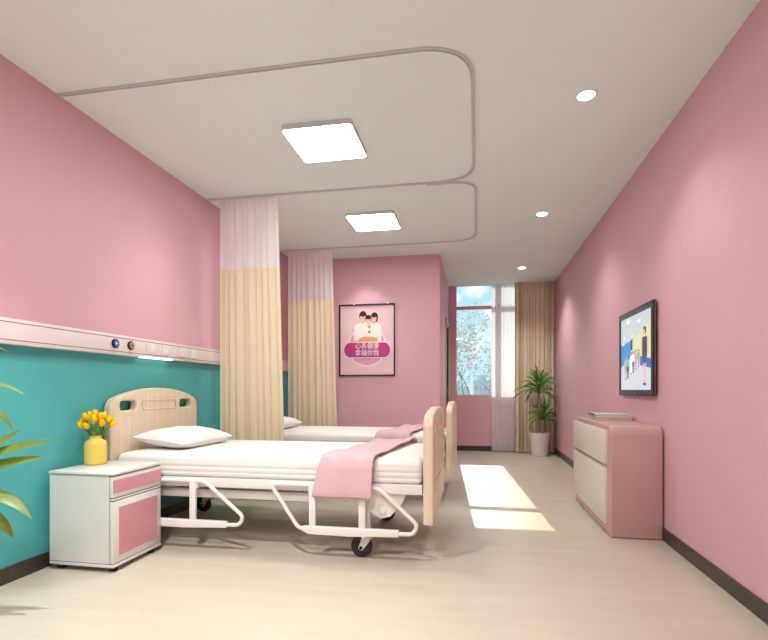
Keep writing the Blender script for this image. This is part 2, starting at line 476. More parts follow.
def bay_curtain(y, x0, x1, zsplit, z0, label):
    t = thing('bay_curtain', label, 'curtain', (.4, y, z0), 'cream bay curtains with white mesh tops')
    sp = x1*.0
    part('mesh_top', drape(B(), x0, x1-.063, y, zsplit, H-.028, 8, .013, y, .018, jit=.5), M['net'], t, 'white see-through mesh upper part')
    part('cloth', drape(B(), x0, x1-.045, y, z0, zsplit+.004, 8, .014, y, .052, jit=.5), M['cream'], t, 'cream cloth lower part')
    for k in range(10):
        x = x0+.02+(x1-x0-.09)*k/9
        part('hook', tube(B(), [(x, y, H-.019), (x, y, H-.045)], .003, 6), M['white'], t)
bay_curtain(4.205, .14, .765, 2.135, .28, 'cream bay curtain with white mesh top hanging behind the nearer bed')
bay_curtain(5.92, .125, .765, 2.155, .28, 'cream bay curtain with white mesh top hanging behind the farther bed')

o = single('sheer_curtain', drape(B(), 2.712, 3.095, 8.445, .012, 2.795, 9, .008, 3.3), M['voile'], 'white sheer curtain hanging over the right part of the window', 'curtain', (2.9, 8.445, .012))
o = single('drape_curtain', drape(B(), 3.085, 3.71, 8.375, .012, 2.795, 11, .036, 5.1, jit=.6), M['brown'], 'brown floor-length drape hanging in the corner behind the potted plant', 'curtain', (3.4, 8.385, .012))

# ------------------------------------------------------------------ poster on the back wall
MB_ = Matrix(((1, 0, 0, 0), (0, 0, 1, 0), (0, 1, 0, 0), (0, 0, 0, 1)))
def flat(bm, pts, mi, place, layer):
    vs = [bm.verts.new(place(u, v, layer)) for u, v in pts]
    f = bm.faces.new(vs); f.material_index = mi
def ell(cx, cy, rx, ry, n=20, a0=0, a1=360):
    return [(cx+rx*math.cos(math.radians(a0+(a1-a0)*k/n)), cy+ry*math.sin(math.radians(a0+(a1-a0)*k/n))) for k in range(n if a1-a0 == 360 else n+1)]

PX0, PX1, PZ0, PZ1 = .652, 1.411, 1.218, 2.174
pt = thing('wall_poster', 'black framed pink poster with three people and Chinese writing on the pink wall', 'poster', (1.03, YP, PZ0))
fw = .016
bm = B()
box(bm, (PX0, YP-.03, PZ0), (PX0+fw, YP-.001, PZ1), .002); box(bm, (PX1-fw, YP-.03, PZ0), (PX1, YP-.001, PZ1), .002)
box(bm, (PX0, YP-.03, PZ0), (PX1, YP-.001, PZ0+fw), .002); box(bm, (PX0, YP-.03, PZ1-fw), (PX1, YP-.001, PZ1), .002)
part('picture_frame', bm, M['blackgloss'], pt)
for x in (PX0+.21, PX1-.095):
    part('hanging_pin', lathe(B(), [(0, 0), (.011, 0), (.011, .012), (.007, .016), (0, .016)], (x, YP-.03, PZ1-.002), 14, 0, Matrix.Rotation(PI/2, 4, 'X')), M['white'], pt)
pw, phh = PX1-PX0-2*fw, PZ1-PZ0-2*fw
def pl(u, v, k): return (PX0+fw+u*pw, YP-.010-.0004*k, PZ1-fw-v*phh)
asp = pw/phh
pm = [mat('poster_pink', (233, 196, 202), .45), mat('poster_white', (246, 238, 238), .45), mat('poster_rose', (226, 160, 184), .45, var=.12, scale=30),
      None, mat('poster_hair', (36, 26, 28), .5), mat('poster_skin', (232, 186, 158), .5), mat('poster_shirt', (242, 236, 232), .5, var=.04, scale=25),
      mat('poster_arm', (222, 170, 120), .5), mat('poster_yellow', (246, 214, 90), .5), mat('poster_greypink', (214, 150, 176), .5)]
m_, nt, b_ = new_mat('poster_magenta_banner')
tc = N(nt, 'ShaderNodeTexCoord'); sx = N(nt, 'ShaderNodeSeparateXYZ'); nt.links.new(tc.outputs['Generated'], sx.inputs[0])
rp = N(nt, 'ShaderNodeValToRGB'); rp.color_ramp.elements[0].position = .25; rp.color_ramp.elements[1].position = .47
rp.color_ramp.elements[0].color = lin((160, 60, 140)); rp.color_ramp.elements[1].color = lin((206, 40, 116))   # printed two-tone ink
nt.links.new(sx.outputs['Z'], rp.inputs[0]); nt.links.new(rp.outputs[0], b_.inputs['Base Color']); b_.inputs['Roughness'].default_value = .45
pm[3] = m_
bm = B()
flat(bm, [(0, 0), (1, 0), (1, 1), (0, 1)], 0, pl, 0)
flat(bm, ell(.5, .594, .362, .362*asp, 48), 1, pl, 1)
flat(bm, ell(.5, .594, .346, .346*asp, 48), 2, pl, 2)
def figure(cx, cy, r, tilt, hair, bw, bot):
    # shirt, neck, face, hair, eyes, mouth
    flat(bm, [(cx-bw, bot), (cx-bw*1.0, cy+r*1.9), (cx-bw*.75, cy+r*1.45), (cx-r*.5, cy+r*1.15), (cx+r*.5, cy+r*1.15), (cx+bw*.75, cy+r*1.45), (cx+bw, cy+r*1.9), (cx+bw, bot)], 6, pl, figure.k)
    flat(bm, [(cx-r*.35, cy+r*.5), (cx+r*.35, cy+r*.5), (cx+r*.3, cy+r*1.25), (cx, cy+r*1.5), (cx-r*.3, cy+r*1.25)], 5, pl, figure.k+1)
    flat(bm, ell(cx+tilt*.3, cy-r*.22, r*1.02, r*.98, 24), 4, pl, figure.k+2)
    if hair == 'long': flat(bm, ell(cx+r*.62, cy+r*.15, r*.42, r*.85, 16), 4, pl, figure.k+2.3)
    flat(bm, ell(cx-tilt*.2, cy+r*.16, r*.78, r*.86, 24), 5, pl, figure.k+3)
    flat(bm, ell(cx-tilt*.2, cy-r*.38, r*.76, r*.34, 18), 4, pl, figure.k+4)
    for sg in (-1, 1): flat(bm, ell(cx+sg*r*.3, cy+r*.1, r*.1, r*.06, 8), 4, pl, figure.k+5)
    flat(bm, ell(cx, cy+r*.58, r*.24, r*.08, 8), 1, pl, figure.k+5)
    figure.k += 6
figure.k = 3
figure(.425, .165, .070, .0, 'short', .165, .525)
figure(.635, .180, .064, .02, 'long', .135, .525)
figure(.528, .205, .056, .0, 'short', .105, .525)
k = figure.k
flat(bm, [(.33, .485), (.45, .45), (.60, .455), (.70, .475), (.70, .53), (.33, .53)], 7, pl, k)
flat(bm, [(.25, .40), (.33, .34), (.36, .50), (.26, .53)], 6, pl, k+1)
flat(bm, ell(.545, .305, .035, .035, 14), 8, pl, k+1); flat(bm, [(.53, .325), (.56, .325), (.545, .285)], 4, pl, k+2)
flat(bm, ell(.545, .385, .018, .018, 10), 4, pl, k+1)
k += 3
for q in ((.47, .80), (.53, .82), (.50, .845)): flat(bm, ell(q[0], q[1], .035, .006, 10), 9, pl, 4)
flat(bm, rrect(.058, .527, .948, .762, .117, 10), 1, pl, k)
flat(bm, [(u, v) for u, v in rrect(.072, .539, .934, .750, .1055, 10)], 3, pl, k+1)
for body, v in (('心系健康', .590), ('幸福你我', .690)):
    p = pl(.505, v, k+2)
    merge(bm, text_bm(body, .098, Matrix.Translation(p) @ Matrix.Rotation(PI/2, 4, 'X') @ Matrix.Diagonal((.84, .92, 1, 1))), 1)
part('print', bm, pm, pt, 'pink print with white circle, magenta banner and a family of three in white shirts', smooth=False)

# ------------------------------------------------------------------ television on the right wall
TY0, TY1, TZ0, TZ1, TXF = 3.785, 4.629, .985, 1.672, 3.692
tv = thing('television', 'flat black television hanging on the right pink wall, showing people in a hall', 'television', (W, 4.09, TZ0))
ring = curve_solid([[(TY0, TZ0), (TY1, TZ0), (TY1, TZ1), (TY0, TZ1)], [(TY0+.045, TZ0+.047), (TY1-.026, TZ0+.047), (TY1-.026, TZ1-.046), (TY0+.045, TZ1-.046)]], .012, .001,
                   Matrix(((0, 0, 1, TXF+.006), (1, 0, 0, 0), (0, 1, 0, 0), (0, 0, 0, 1))))
bm = B(); merge(bm, ring, 0); part('bezel', bm, M['tvframe'], tv)
part('side_band', box(B(), (TXF+.0125, TY0, TZ0), (TXF+.020, TY1, TZ1)), M['tvside'], tv, 'brownish metal edge band')
part('rear_housing', box(B(), (TXF+.020, TY0+.015, TZ0+.01), (TXF+.030, TY1-.02, TZ1-.015), .004), M['black'], tv)
part('wall_mount', box(B(), (TXF+.030, 4.0, 1.18), (W-.0005, 4.38, 1.48)), M['black'], tv)
bm = B(); merge(bm, text_bm('LG', .016, Matrix.Translation((TXF-.0005, 4.19, TZ0+.023)) @ Matrix(((0, 0, 1, 0), (-1, 0, 0, 0), (0, 1, 0, 0), (0, 0, 0, 1))), .0003), 0)
part('badge', bm, M['silver'], tv, 'small silver lettering', smooth=False)
SY0, SY1, SZ0, SZ1 = TY0+.044, TY1-.025, TZ0+.046, TZ1-.045
def sl(u, v, k): return (TXF+.0105-.0005*k, SY1-u*(SY1-SY0), SZ1-v*(SZ1-SZ0))
tvE = [emit_mat('screen_'+n, c, .52) for n, c in (('grey', (200, 208, 210)), ('light', (244, 246, 248)), ('blue', (20, 140, 206)), ('yellow', (222, 222, 170)), ('floor', (212, 214, 220)),
       ('skin', (222, 184, 166)), ('dark', (44, 44, 54)), ('green', (90, 200, 140)), ('navy', (34, 66, 128)), ('seat', (40, 96, 190)), ('pink', (206, 150, 160)))]
bm = B()
flat(bm, [(0, 0), (1, 0), (1, 1), (0, 1)], 4, sl, 0)
flat(bm, [(0, 0), (1, 0), (1, .17), (.42, .36), (.32, .335), (0, .395)], 0, sl, 1)
flat(bm, [(.38, .36), (1, .10), (1, .70), (.62, .58), (.38, .50)], 3, sl, 2)
flat(bm, [(0, .37), (.36, .33), (.36, .56), (.22, .60), (0, .69)], 2, sl, 3)
flat(bm, [(.36, .32), (.42, .31), (.42, .46), (.36, .46)], 6, sl, 4)
flat(bm, [(.66, .56), (1, .62), (1, .74), (.66, .68)], 9, sl, 4)
for u, v, a in ((.27, .06, .06), (.62, .10, .05), (.13, .27, .035), (.4, .27, .03), (.1, .36, .03)): flat(bm, ell(u, v, a, a*.55, 12), 1, sl, 4)
def person(u, top, bot, w, shirt, legs, skinlegs=False, k=6):
    h = bot-top
    flat(bm, ell(u, top+h*.07, w*.42, h*.07, 10), 6, sl, k+2)
    flat(bm, ell(u-w*.1, top+h*.09, w*.28, h*.05, 10), 5, sl, k+3)
    flat(bm, [(u-w*.5, top+h*.17), (u+w*.5, top+h*.17), (u+w*.55, top+h*.5), (u-w*.55, top+h*.5)], shirt, sl, k+1)
    for sg in (-1, 1): flat(bm, [(u+sg*w*.5, top+h*.18), (u+sg*w*.75, top+h*.2), (u+sg*w*.7, top+h*.5), (u+sg*w*.5, top+h*.48)], 5, sl, k)
    flat(bm, [(u-w*.5, top+h*.5), (u+w*.5, top+h*.5), (u+w*.3, top+h*(.72 if not skinlegs else .62)), (u-w*.3, top+h*(.72 if not skinlegs else .62))], legs, sl, k+1)
    for sg in (-1, 1): flat(bm, [(u+sg*w*.08, top+h*.6), (u+sg*w*.38, top+h*.6), (u+sg*w*.26, top+h*.96), (u+sg*w*.06, top+h*.96)], 5 if skinlegs else legs, sl, k)
    flat(bm, ell(u, top+h*.97, w*.38, h*.025, 10), 8 if skinlegs else 6, sl, k+2)
person(.18, .54, .86, .07, 10, 10); person(.26, .52, .84, .10, 7, 6); person(.38, .49, .79, .07, 1, 1)
person(.45, .48, .77, .08, 1, 8); person(.53, .47, .73, .06, 10, 10); person(.62, .47, .70, .08, 7, 10)
person(.80, .20, .95, .13, 6, 8, True)
part('screen', bm, tvE, tv, 'lit screen picturing children in a row and a standing woman in a bright hall', smooth=False)

# ------------------------------------------------------------------ pink drawer cabinet with books
CX0, CY0, CY1, CH = 3.385, 3.665, 4.93, .782
cab = thing('drawer_cabinet', 'rounded pink cabinet with two cream drawer fronts against the right wall', 'cabinet', (3.55, 4.3, 0))
prof = [q for q in rrect(CY0, 0, CY1, CH, .065, 8) if q[1] > .1]; prof += [(CY0, .02), (CY0+.005, .006), (CY0+.02, .0), (CY1-.02, 0), (CY1, .02)]
tb = curve_solid([prof], W-.0125-CX0, .010, Matrix(((0, 0, 1, (CX0+W-.0125)/2), (1, 0, 0, 0), (0, 1, 0, 0), (0, 0, 0, 1))), 4)
bm = B(); merge(bm, tb, 0); part('body', bm, M['cabpink'], cab)
for z0, z1 in ((.500, .742), (.075, .472)):
    part('drawer', box(B(), (CX0-.022, CY0+.097, z0), (CX0+.002, CY1-.03, z1), .004), M['cabwhite'], cab, 'cream drawer front')

def book(name, label, y0, y1, x0, x1, z0, t, cov, rz):
    b = thing(name, label, 'book', ((x0+x1)/2, (y0+y1)/2, z0), 'books on the pink cabinet')
    bm = B(); box(bm, (x0, y0, z0), (x1, y1, z0+.003)); box(bm, (x0, y0, z0+t-.003), (x1, y1, z0+t)); 
    part('cover', bm, cov, b)
    part('spine', box(B(), (x0-.002, y0, z0), (x0, y1, z0+t)), M['spine'] if cov is M['cover3'] else cov, b)
    part('pages', box(B(), (x0, y0+.004, z0+.003), (x1-.004, y1-.004, z0+t-.003)), M['paper'], b)
    b.rotation_euler.z = rz
    return b
book('book', 'sand-coloured book at the bottom of the stack on the pink cabinet', 4.28, 4.50, 3.425, 3.705, CH, .022, M['cover2'], .02)
book('book', 'grey book in the middle of the stack on the pink cabinet', 4.27, 4.49, 3.42, 3.70, CH+.022, .019, M['cover1'], -.015)
book('book', 'thin pale book with dark spine, topmost on the pink cabinet', 4.285, 4.50, 3.415, 3.66, CH+.041, .013, M['cover3'], 0)

# ------------------------------------------------------------------ bedside cabinet
ns = thing('bedside_cabinet', 'white bedside cabinet with pink drawer and pink door panel against the teal wall', 'bedside cabinet', (.25, 2.655, 0))
a0, a1, b0, b1 = .05, .465, 2.44, 2.868
bm = B()
box(bm, (a0, b0+.002, .052), (a1-.026, b0+.020, .546)); box(bm, (a0, b1-.020, .052), (a1-.026, b1-.002, .546)); box(bm, (a0, b0+.02, .052), (a0+.015, b1-.02, .546))
part('body', bm, M['laminate'], ns)
part('reveal', box(B(), (a0+.015, b0+.006, .046), (a1-.006, b1-.006, .552)), M['gap'], ns, 'dark gap behind the fronts')
part('worktop', box(B(), (a0-.004, b0-.004, .549), (a1+.004, b1+.004, .565), .003), M['laminate'], ns)
part('bottom_board', box(B(), (a0, b0, .030), (a1, b1, .0475), .002), M['laminate'], ns)
dr = part('drawer', box(B(), (a1-.022, b0+.002, .422), (a1-.001, b1-.002, .543), .0015), M['laminate'], ns)
part('inlay', box(B(), (a1-.0022, b0+.0022, .447), (a1+.0006, b1-.0022, .522)), M['pinklam'], dr, 'pink band across the drawer')
part('rail', box(B(), (a1-.022, b0+.002, .4065), (a1-.001, b1-.002, .4165), .001), M['laminate'], ns)
dr = part('door', box(B(), (a1-.022, b0+.002, .052), (a1-.001, b1-.002, .4010), .0015), M['laminate'], ns)
part('inlay', box(B(), (a1-.002, b0+.048, .090), (a1+.0006, b1-.038, .362)), M['pinklam'], dr, 'pink panel in the door')
for x in (a0+.045, a1-.035):
    for y in (b0+.05, b1-.05):
        part('foot', lathe(B(), [(0, 0), (.022, 0), (.024, .031), (0, .031)], (x, y, 0), 16), M['black'], ns)

# vase and tulips
VC = (.115, 2.715, .5655)
single('vase', lathe(B(), [(0, 0), (.056, 0), (.062, .006), (.064, .016), (.064, .115), (.061, .132), (.056, .146), (.040, .155), (.034, .160), (.032, .168), (.035, .175), (.038, .178), (.036, .1795), (.031, .176), (.028, .168), (.028, .12), (0, .12)], VC, 40),
       M['yglaze'], 'round yellow ceramic vase holding tulips on the white bedside cabinet', 'vase', VC)
fl = [(-.100, .250, -.02), (-.072, .305, .03), (-.052, .330, -.01), (-.040, .285, -.045), (-.008, .345, .0), (.000, .285, .05), (.006, .250, -.05), (.035, .325, .03), (.045, .290, -.03),
      (.068, .320, .0), (.085, .295, .04), (.105, .265, -.01), (.098, .255, .05), (.02, .305, -.02),
      (-.085, .275, .05), (-.025, .320, .055), (.055, .262, .065), (-.06, .258, -.05), (.012, .330, -.06), (.08, .310, -.04)]
for i, (dx, dz, dy) in enumerate(fl):
    # spread along the view's left-right (room X) and depth
    tip = Vector((VC[0]+dx*.50, VC[1]+dy*1.35, VC[2]+dz*.68+.060)); base = Vector((VC[0]+dx*.12, VC[1]+dy*.2, VC[2]+.125))
    mid = Vector((VC[0]+dx*.35, VC[1]+dy*.5, VC[2]+.20))
    t = thing('tulip', 'yellow tulip on a green stem standing in the yellow vase', 'flower', tuple(base), 'tulips in the yellow vase')
    path = [base*(1-s)**2+mid*2*s*(1-s)+tip*s*s for s in [k/6 for k in range(7)]]
    bmn = B(); tube(bmn, path, .0028, 6)
    d0 = (path[-1]-path[-3]).normalized()
    # one blade-like leaf along the stem on some of them
    if i % 2 == 0:
        side = Vector((math.cos(i*1.7), math.sin(i*1.7), 0))
        pts = [(path[1]+side*(.0+.028*s)+Vector((0, 0, .085*s)), .008*math.sin(PI*min(1, s*.9+.1))+.0008) for s in [k/5 for k in range(6)]]
        sd = side.cross(Vector((0, 0, 1)))
        for (p, w_), (q, w2) in zip(pts, pts[1:]):
            f = bmn.faces.new([bmn.verts.new(v) for v in (p-sd*w_, p+sd*w_, q+sd*w2, q-sd*w2)])
    part('stem', bmn, M['stem'], t)
    rot = d0.to_track_quat('Z', 'Y').to_matrix().to_4x4()
    bmn = B()
    lathe(bmn, [(0, -.004), (.010, .0), (.0165, .010), (.0175, .022), (.0145, .034), (.008, .043), (.003, .046), (0, .040)], tip, 12, 0, rot @ Matrix.Scale(1.0, 4))
    for kk in range(3):   # outer petals wrapped round the cup, their tips standing free
        a = 2*PI*kk/3+i
        tt = B()
        grid(tt, lambda u, v: ((.0185*math.sin(PI*min(.96, .12+v*.80))**.7)*math.cos(a+(u-.5)*1.7*(1-v*.75)), (.0185*math.sin(PI*min(.96, .12+v*.80))**.7)*math.sin(a+(u-.5)*1.7*(1-v*.75)), .001+.050*v), 4, 6)
        merge(bmn, tt, 0, Matrix.Translation(tip) @ rot @ Matrix.Scale(1.0, 4))
    part('bloom', bmn, M['tulip'], t)

# ------------------------------------------------------------------ hospital bed
Y0, Y1 = 2.90, 3.93
YM = (Y0+Y1)/2
BED_DY = 1.655
PXM = lambda x: Matrix(((0, 0, 1, x), (1, 0, 0, 0), (0, 1, 0, 0), (0, 0, 0, 1)))   # outline (y,z) extruded along x
def end_board_outline(zb, zc, zm):
    r = .085; out = [(Y0, zb), (Y1, zb)]
    # right corner, arch, left corner
    n = 8
    for k in range(n+1):
        a = math.radians(0+75*k/n); out.append((Y1-r+r*math.cos(a), zc-r*.72+r*.95*math.sin(a)))
    pr = out[-1]; plft = (2*YM-pr[0], pr[1])
    for k in range(1, 16):
        s = k/16; y = pr[0]+(plft[0]-pr[0])*s; out.append((y, pr[1]+(zm-pr[1])*math.sin(PI*s)**.8))
    for k in range(n+1):
        a = math.radians(75-75*k/n); out.append((Y0+r-r*math.cos(a), zc-r*.72+r*.95*math.sin(a)))
    return out
def slot(y0, y1, z0, z1): return rrect(y0, z0, y1, z1, (z1-z0)*.42, 6)

bed = thing('hospital_bed', 'nearer hospital bed with maple end boards and folded white side rails', 'bed', (1.15, YM, 0), 'hospital beds along the left wall')
for nm, x, zb, zc, zm, dz in (('headboard', .044, .24, .962, 1.047, 0), ('footboard', 2.186, .235, .862, .915, -.118)):
    out = end_board_outline(zb, zc, zm)
    holes = [slot(2.985, 3.155, .888+dz, .956+dz), slot(2*YM-3.155, 2*YM-2.985, .888+dz, .956+dz)]
    tb = curve_solid([out]+holes, .060, .012, PXM(x), 4)
    bm = B(); merge(bm, tb, 0)
    bd = part(nm, bm, M['wood'], bed)
    for sg in (-1, 1):
        # raised rim of the middle recess
        rim = curve_solid([slot(YM-.21, YM+.21, .880+dz, .962+dz), slot(YM-.196, YM+.196, .892+dz, .950+dz)], .008, .003, PXM(x+sg*.0305))
        bm = B(); merge(bm, rim, 0); part('recess_rim', bm, M['wood'], bd)
    if nm == 'footboard':
        rim = curve_solid([rrect(Y0+.11, .40, Y1-.11, .73, .02), rrect(Y0+.118, .408, Y1-.118, .722, .016)], .006, .002, PXM(x+.0305))
        bm = B(); merge(bm, rim, 0); part('raised_panel', bm, M['wood'], bd)
        part('groove_line', box(B(), (x+.0298, Y0+.12, .465), (x+.0306, Y0+.62, .470)), M['gap'], bd, 'thin dark line')

# mattress with rounded edges and quilted side ridges
def mattress():
    x0, x1, y0, y1, z0, z1 = .082, 2.146, Y0+.022, Y1-.022, .466, .612
    prof = []   # cross-section (inset from side, z)
    ridges = [(0.018, z0), (.004, z0+.010), (.000, z0+.022), (.005, z0+.034), (.0, z0+.046), (.0, z0+.058), (.005, z0+.068), (.001, z0+.079), (.001, z0+.090), (.006, z0+.099), (.006, z1-.038), (.012, z1-.024), (.024, z1-.012), (.042, z1-.004), (.068, z1)]
    bm = B(); rings = []
    for ins, z in ridges:
        pts = rrect(x0+ins, y0+ins, x1-ins, y1-ins, max(.03-ins, .012)+.01, 5)
        rings.append([bm.verts.new((px, py, z)) for px, py in pts])
    n = len(rings[0])
    for a, b in zip(rings, rings[1:]):
        for k in range(n): bm.faces.new((a[k], a[(k+1) % n], b[(k+1) % n], b[k]))
    bm.faces.new(rings[0][::-1]); bm.faces.new(rings[-1])
    return bm
part('mattress', mattress(), M['sheet'], bed)

bm = B()
box(bm, (.085, Y0+.015, .405), (2.15, Y0+.055, .465), .006); box(bm, (.085, Y1-.055, .405), (2.15, Y1-.015, .465), .006)
for x in (.085, .75, 1.4, 2.11): box(bm, (x, Y0+.05, .41), (x+.04, Y1-.05, .455), .004)
box(bm, (.13, Y0+.06, .452), (2.10, Y1-.06, .466))
part('bed_deck', bm, M['white'], bed)
bm = B()
for y in (Y0+.07, Y1-.11):
    box(bm, (.10, y, .325), (1.80, y+.04, .380), .005); 
box(bm, (.30, Y0+.08, .33), (.34, Y1-.08, .375)); box(bm, (1.74, Y0+.08, .33), (1.80, Y1-.08, .375))
box(bm, (.10, Y0+.08, .33), (.14, Y1-.08, .375))
for y in (Y0+.075, Y1-.105):      # risers joining the two frames
    box(bm, (.34, y, .375), (.38, y+.03, .41)); box(bm, (1.70, y, .375), (1.74, y+.03, .41))
part('base_frame', bm, M['white'], bed)
# pivot brackets at the foot end
for y in (Y0+.055, Y1-.085):
    bm = B(); merge(bm, curve_solid([[(1.70, .415), (2.06, .415), (2.02, .34), (1.955, .265), (1.90, .25), (1.85, .27), (1.80, .32), (1.70, .33)]], .03, .004, Matrix(((1, 0, 0, 0), (0, 0, 1, y), (0, 1, 0, 0), (0, 0, 0, 1)))), 0)
    br = part('pivot_bracket', bm, M['white'], bed)
    part('pivot_bolt', lathe(B(), [(0, 0), (.024, 0), (.024, .010), (.020, .013), (0, .013)], (1.905, y-.014, .305), 20, 0, Matrix.Rotation(PI/2, 4, 'X')), M['white'], br)
# legs with casters
for x, r_ in ((.22, 0), (1.797, 1)):
    for y, sg in ((Y0+.075, -1), (Y1-.09, 1)):
        lg = part('leg', box(B(), (x-.028, y-.024, .135), (x+.028, y+.024, .385), .006), M['white'], bed)
        bm = B()
        lathe(bm, [(0, .118), (.030, .118), (.030, .136), (0, .136)], (x, y, 0), 18)
        for s2 in (-1, 1):
            merge(bm, curve_solid([[(x-.022, .130), (x+.030, .130), (x+.026, .105), (x-.016, .050), (x-.028, .046), (x-.040, .052), (x-.044, .064), (x-.036, .085)]], .006, .0015, Matrix(((1, 0, 0, 0), (0, 0, 1, y+s2*.026), (0, 1, 0, 0), (0, 0, 0, 1)))), 0)
        part('caster_fork', bm, M['white'], lg)
        part('caster_wheel', lathe(B(), [(0, -.018), (.050, -.018), (.063, -.014), (.0665, -.006), (.0665, .006), (.063, .014), (.050, .018), (0, .018)], (x-.028, y, .067), 28, 0, Matrix.Rotation(PI/2, 4, 'X')), M['rubber'], lg)
        part('axle_cap', lathe(B(), [(0, -.034), (.011, -.034), (.011, .034), (0, .034)], (x-.028, y, .0635), 14, 0, Matrix.Rotation(PI/2, 4, 'X')), M['black'], lg)
# folded-down side rails
def side_rail(xs, y, sg):
    """xs: (top-left, top-right, low-left, low-right)"""
    tl, tr, ll, lr = xs
    bm = B()
    loop = [(ll+.06, y, .176), (ll-.01, y, .182), (tl, y, .446), (tl+.02, y, .449), (tr, y, .449), (lr, y, .212), (lr-.02, y, .180), (lr-.11, y, .176)]
    pts = round_path([(ll+.06, y, .178), (ll-.005, y, .182), (tl, y, .449), (tr, y, .449), (lr+.01, y, .235), (lr-.015, y, .180), (lr-.12, y, .178)], .05, 7)
    tube(bm, pts, .0125, 10)
    r = part('side_rail', bm, M['white'], bed)
    part('lower_bar', (lambda q: (merge(q, curve_solid([[(ll+.0, .190), (ll+.04, .201), (lr-.10, .201), (lr-.10, .160), (lr-.40 if lr-ll > .55 else lr-.3, .148), (ll+.06, .150), (ll+.03, .165)]], .03, .006, Matrix(((1, 0, 0, 0), (0, 0, 1, y), (0, 1, 0, 0), (0, 0, 0, 1)))), 0), q)[1])(B()), M['white'], r)
    for x in (ll+.085, ll+(lr-ll)*.55):
        part('rail_post', box(B(), (x-.021, y-.012, .19), (x+.021, y+.012, .45), .005), M['white'], r)
        part('rail_clamp', box(B(), (x-.03, min(y, y-sg*.03), .40), (x+.03, max(y, y-sg*.03), .445), .004), M['white'], r)
for y, sg in ((Y0-.012, -1), (Y1+.012, 1)):
    side_rail((1.205, 1.885, 1.395, 2.115), y, sg)
    side_rail((.10, .76, .27, 1.015), y, sg)

bed2 = copy_thing(bed, (1.185, YM+BED_DY, 0), 'farther hospital bed with maple end boards, beyond the cream curtain')

# pillow
def pillow(cx, cy, zc, label, rz, ry):
    bm = B(); hx, hy, hz = .20, .325, .070
    for sgn in (1, -1):
        def fn(u, v):
            x = (u*2-1); y = (v*2-1)
            e = max(0, (1-abs(x)**2.6))*max(0, (1-abs(y)**2.6))
            pinch = 1-.07*(1-abs(x))*abs(y)**3-.0
            pin2 = 1-.07*(1-abs(y))*abs(x)**3
            wr = .006*math.sin(7*x+3*y)*math.sin(5*y)*e
            return (hx*x*pin2, hy*y*pinch, sgn*(hz*e**.48)+(wr if sgn > 0 else 0)+.012*x*x*0)
        grid(bm, fn, 20, 28)
    bmesh.ops.remove_doubles(bm, verts=bm.verts[:], dist=.0006)
    # piped hem
    edge = [(hx*x, hy*y, 0) for x, y in [(-1, -1), (1, -1), (1, 1), (-1, 1)]]
    bmesh.ops.transform(bm, matrix=Matrix.Translation((cx, cy, zc)) @ Matrix.Rotation(rz, 4, 'Z') @ Matrix.Rotation(ry, 4, 'Y'), verts=bm.verts[:])
    return single('pillow', bm, M['pillow'], label, 'pillow', (cx, cy, zc-.06), 'pillows on the beds')
pillow(.315, 3.385, .680, 'plump white pillow lying on the nearer bed by its headboard', -.05, .10)
pillow(.30, 3.40+BED_DY, .680, 'white pillow lying on the farther bed, half hidden by the curtain', -.05, .10)

# throw folded over the foot of the bed
def throw(dy, label):
    bm = B()
    yn, yf, zt = Y0-.038, Y1+.008, .622
    rc = .06
    path = [(yn, .380), (yn, .47), (yn+.004, .55)]
    for k in range(1, 7):
        a = PI/2*k/6; path.append((yn+.004+.075*(1-math.cos(a)), .55+(zt-.55)*math.sin(a)))
    for k in range(1, 15): path.append((yn+.079+(yf-.05-yn-.079)*k/14, zt+.006*math.sin(k*1.1)))
    for k in range(1, 6):
        a = PI/2*k/5; path.append((yf-.05+.05*math.sin(a), zt-.05*(1-math.cos(a))))
    path += [(yf+.004, .52), (yf+.006, .44)]
    n = len(path)-1
    def fn(u, v):
        i = min(int(v*n+1e-6), n); y, z = path[i]
        s = max(0, min(1, (y-yn)/(yf-yn)))
        h = max(0, min(1, (zt-z)/(zt-.380)))if s < .3 else 0
        x0 = 1.535+.16*s-.055*h; x1 = 1.858+.14*s-.0*h
        rip = (.008*math.sin(v*9+u*5)+.010*math.sin(u*PI*3+v*3))*(1 if z > .6 else .35)
        edge = .010*math.sin(v*40)*(u > .93)*(s > .2)
        return (x0+(x1-x0)*u+edge, y+dy-(.012*abs(math.sin(u*5)) if s == 0 else 0), z+(abs(rip) if z > .6 else 0)+.005*(u > .8)*(z > .6))
    grid(bm, fn, 24, n)
    o = single('throw_blanket', bm, M['throw'], label, 'blanket', (1.7, YM+dy, .37), 'pink throws over the beds')
    md = o.modifiers.new('thick', 'SOLIDIFY'); md.thickness = .012; md.offset = 1
    md = o.modifiers.new('soft', 'SUBSURF'); md.levels = 1; md.render_levels = 1
    return o
throw(0, 'pink waffle throw hanging over the foot of the nearer bed')
throw(BED_DY, 'pink waffle throw across the foot of the farther bed')

# ------------------------------------------------------------------ plants
def leaf(bm, b, m, t, w, n=9, mi=0, crease=.25, ref=(0, 0, 1)):
    b, m, t = Vector(b), Vector(m), Vector(t)
    c = (m-b*.25-t*.25)*2      # curve passes m half way
    L = []
    for k in range(n+1):
        s = k/n; p = b*(1-s)**2+c*2*s*(1-s)+t*s*s
        d = ((c-b)*(1-s)+(t-c)*s).normalized()
        sd = d.cross(Vector(ref))
        sd = sd.normalized() if sd.length > .05 else Vector((1, 0, 0))
        up = sd.cross(d)
        ww = w*(.35+.65*math.sin(PI*min(1, s*1.25)/2))*(1-s**3)**.8 if s < 1 else 0
        L.append((bm.verts.new(p-sd*ww+up*ww*crease), bm.verts.new(p), bm.verts.new(p+sd*ww+up*ww*crease)))
    for a, q in zip(L, L[1:]):
        for i in (0, 1):
            f = bm.faces.new((a[i], a[i+1], q[i+1], q[i])); f.material_index = mi
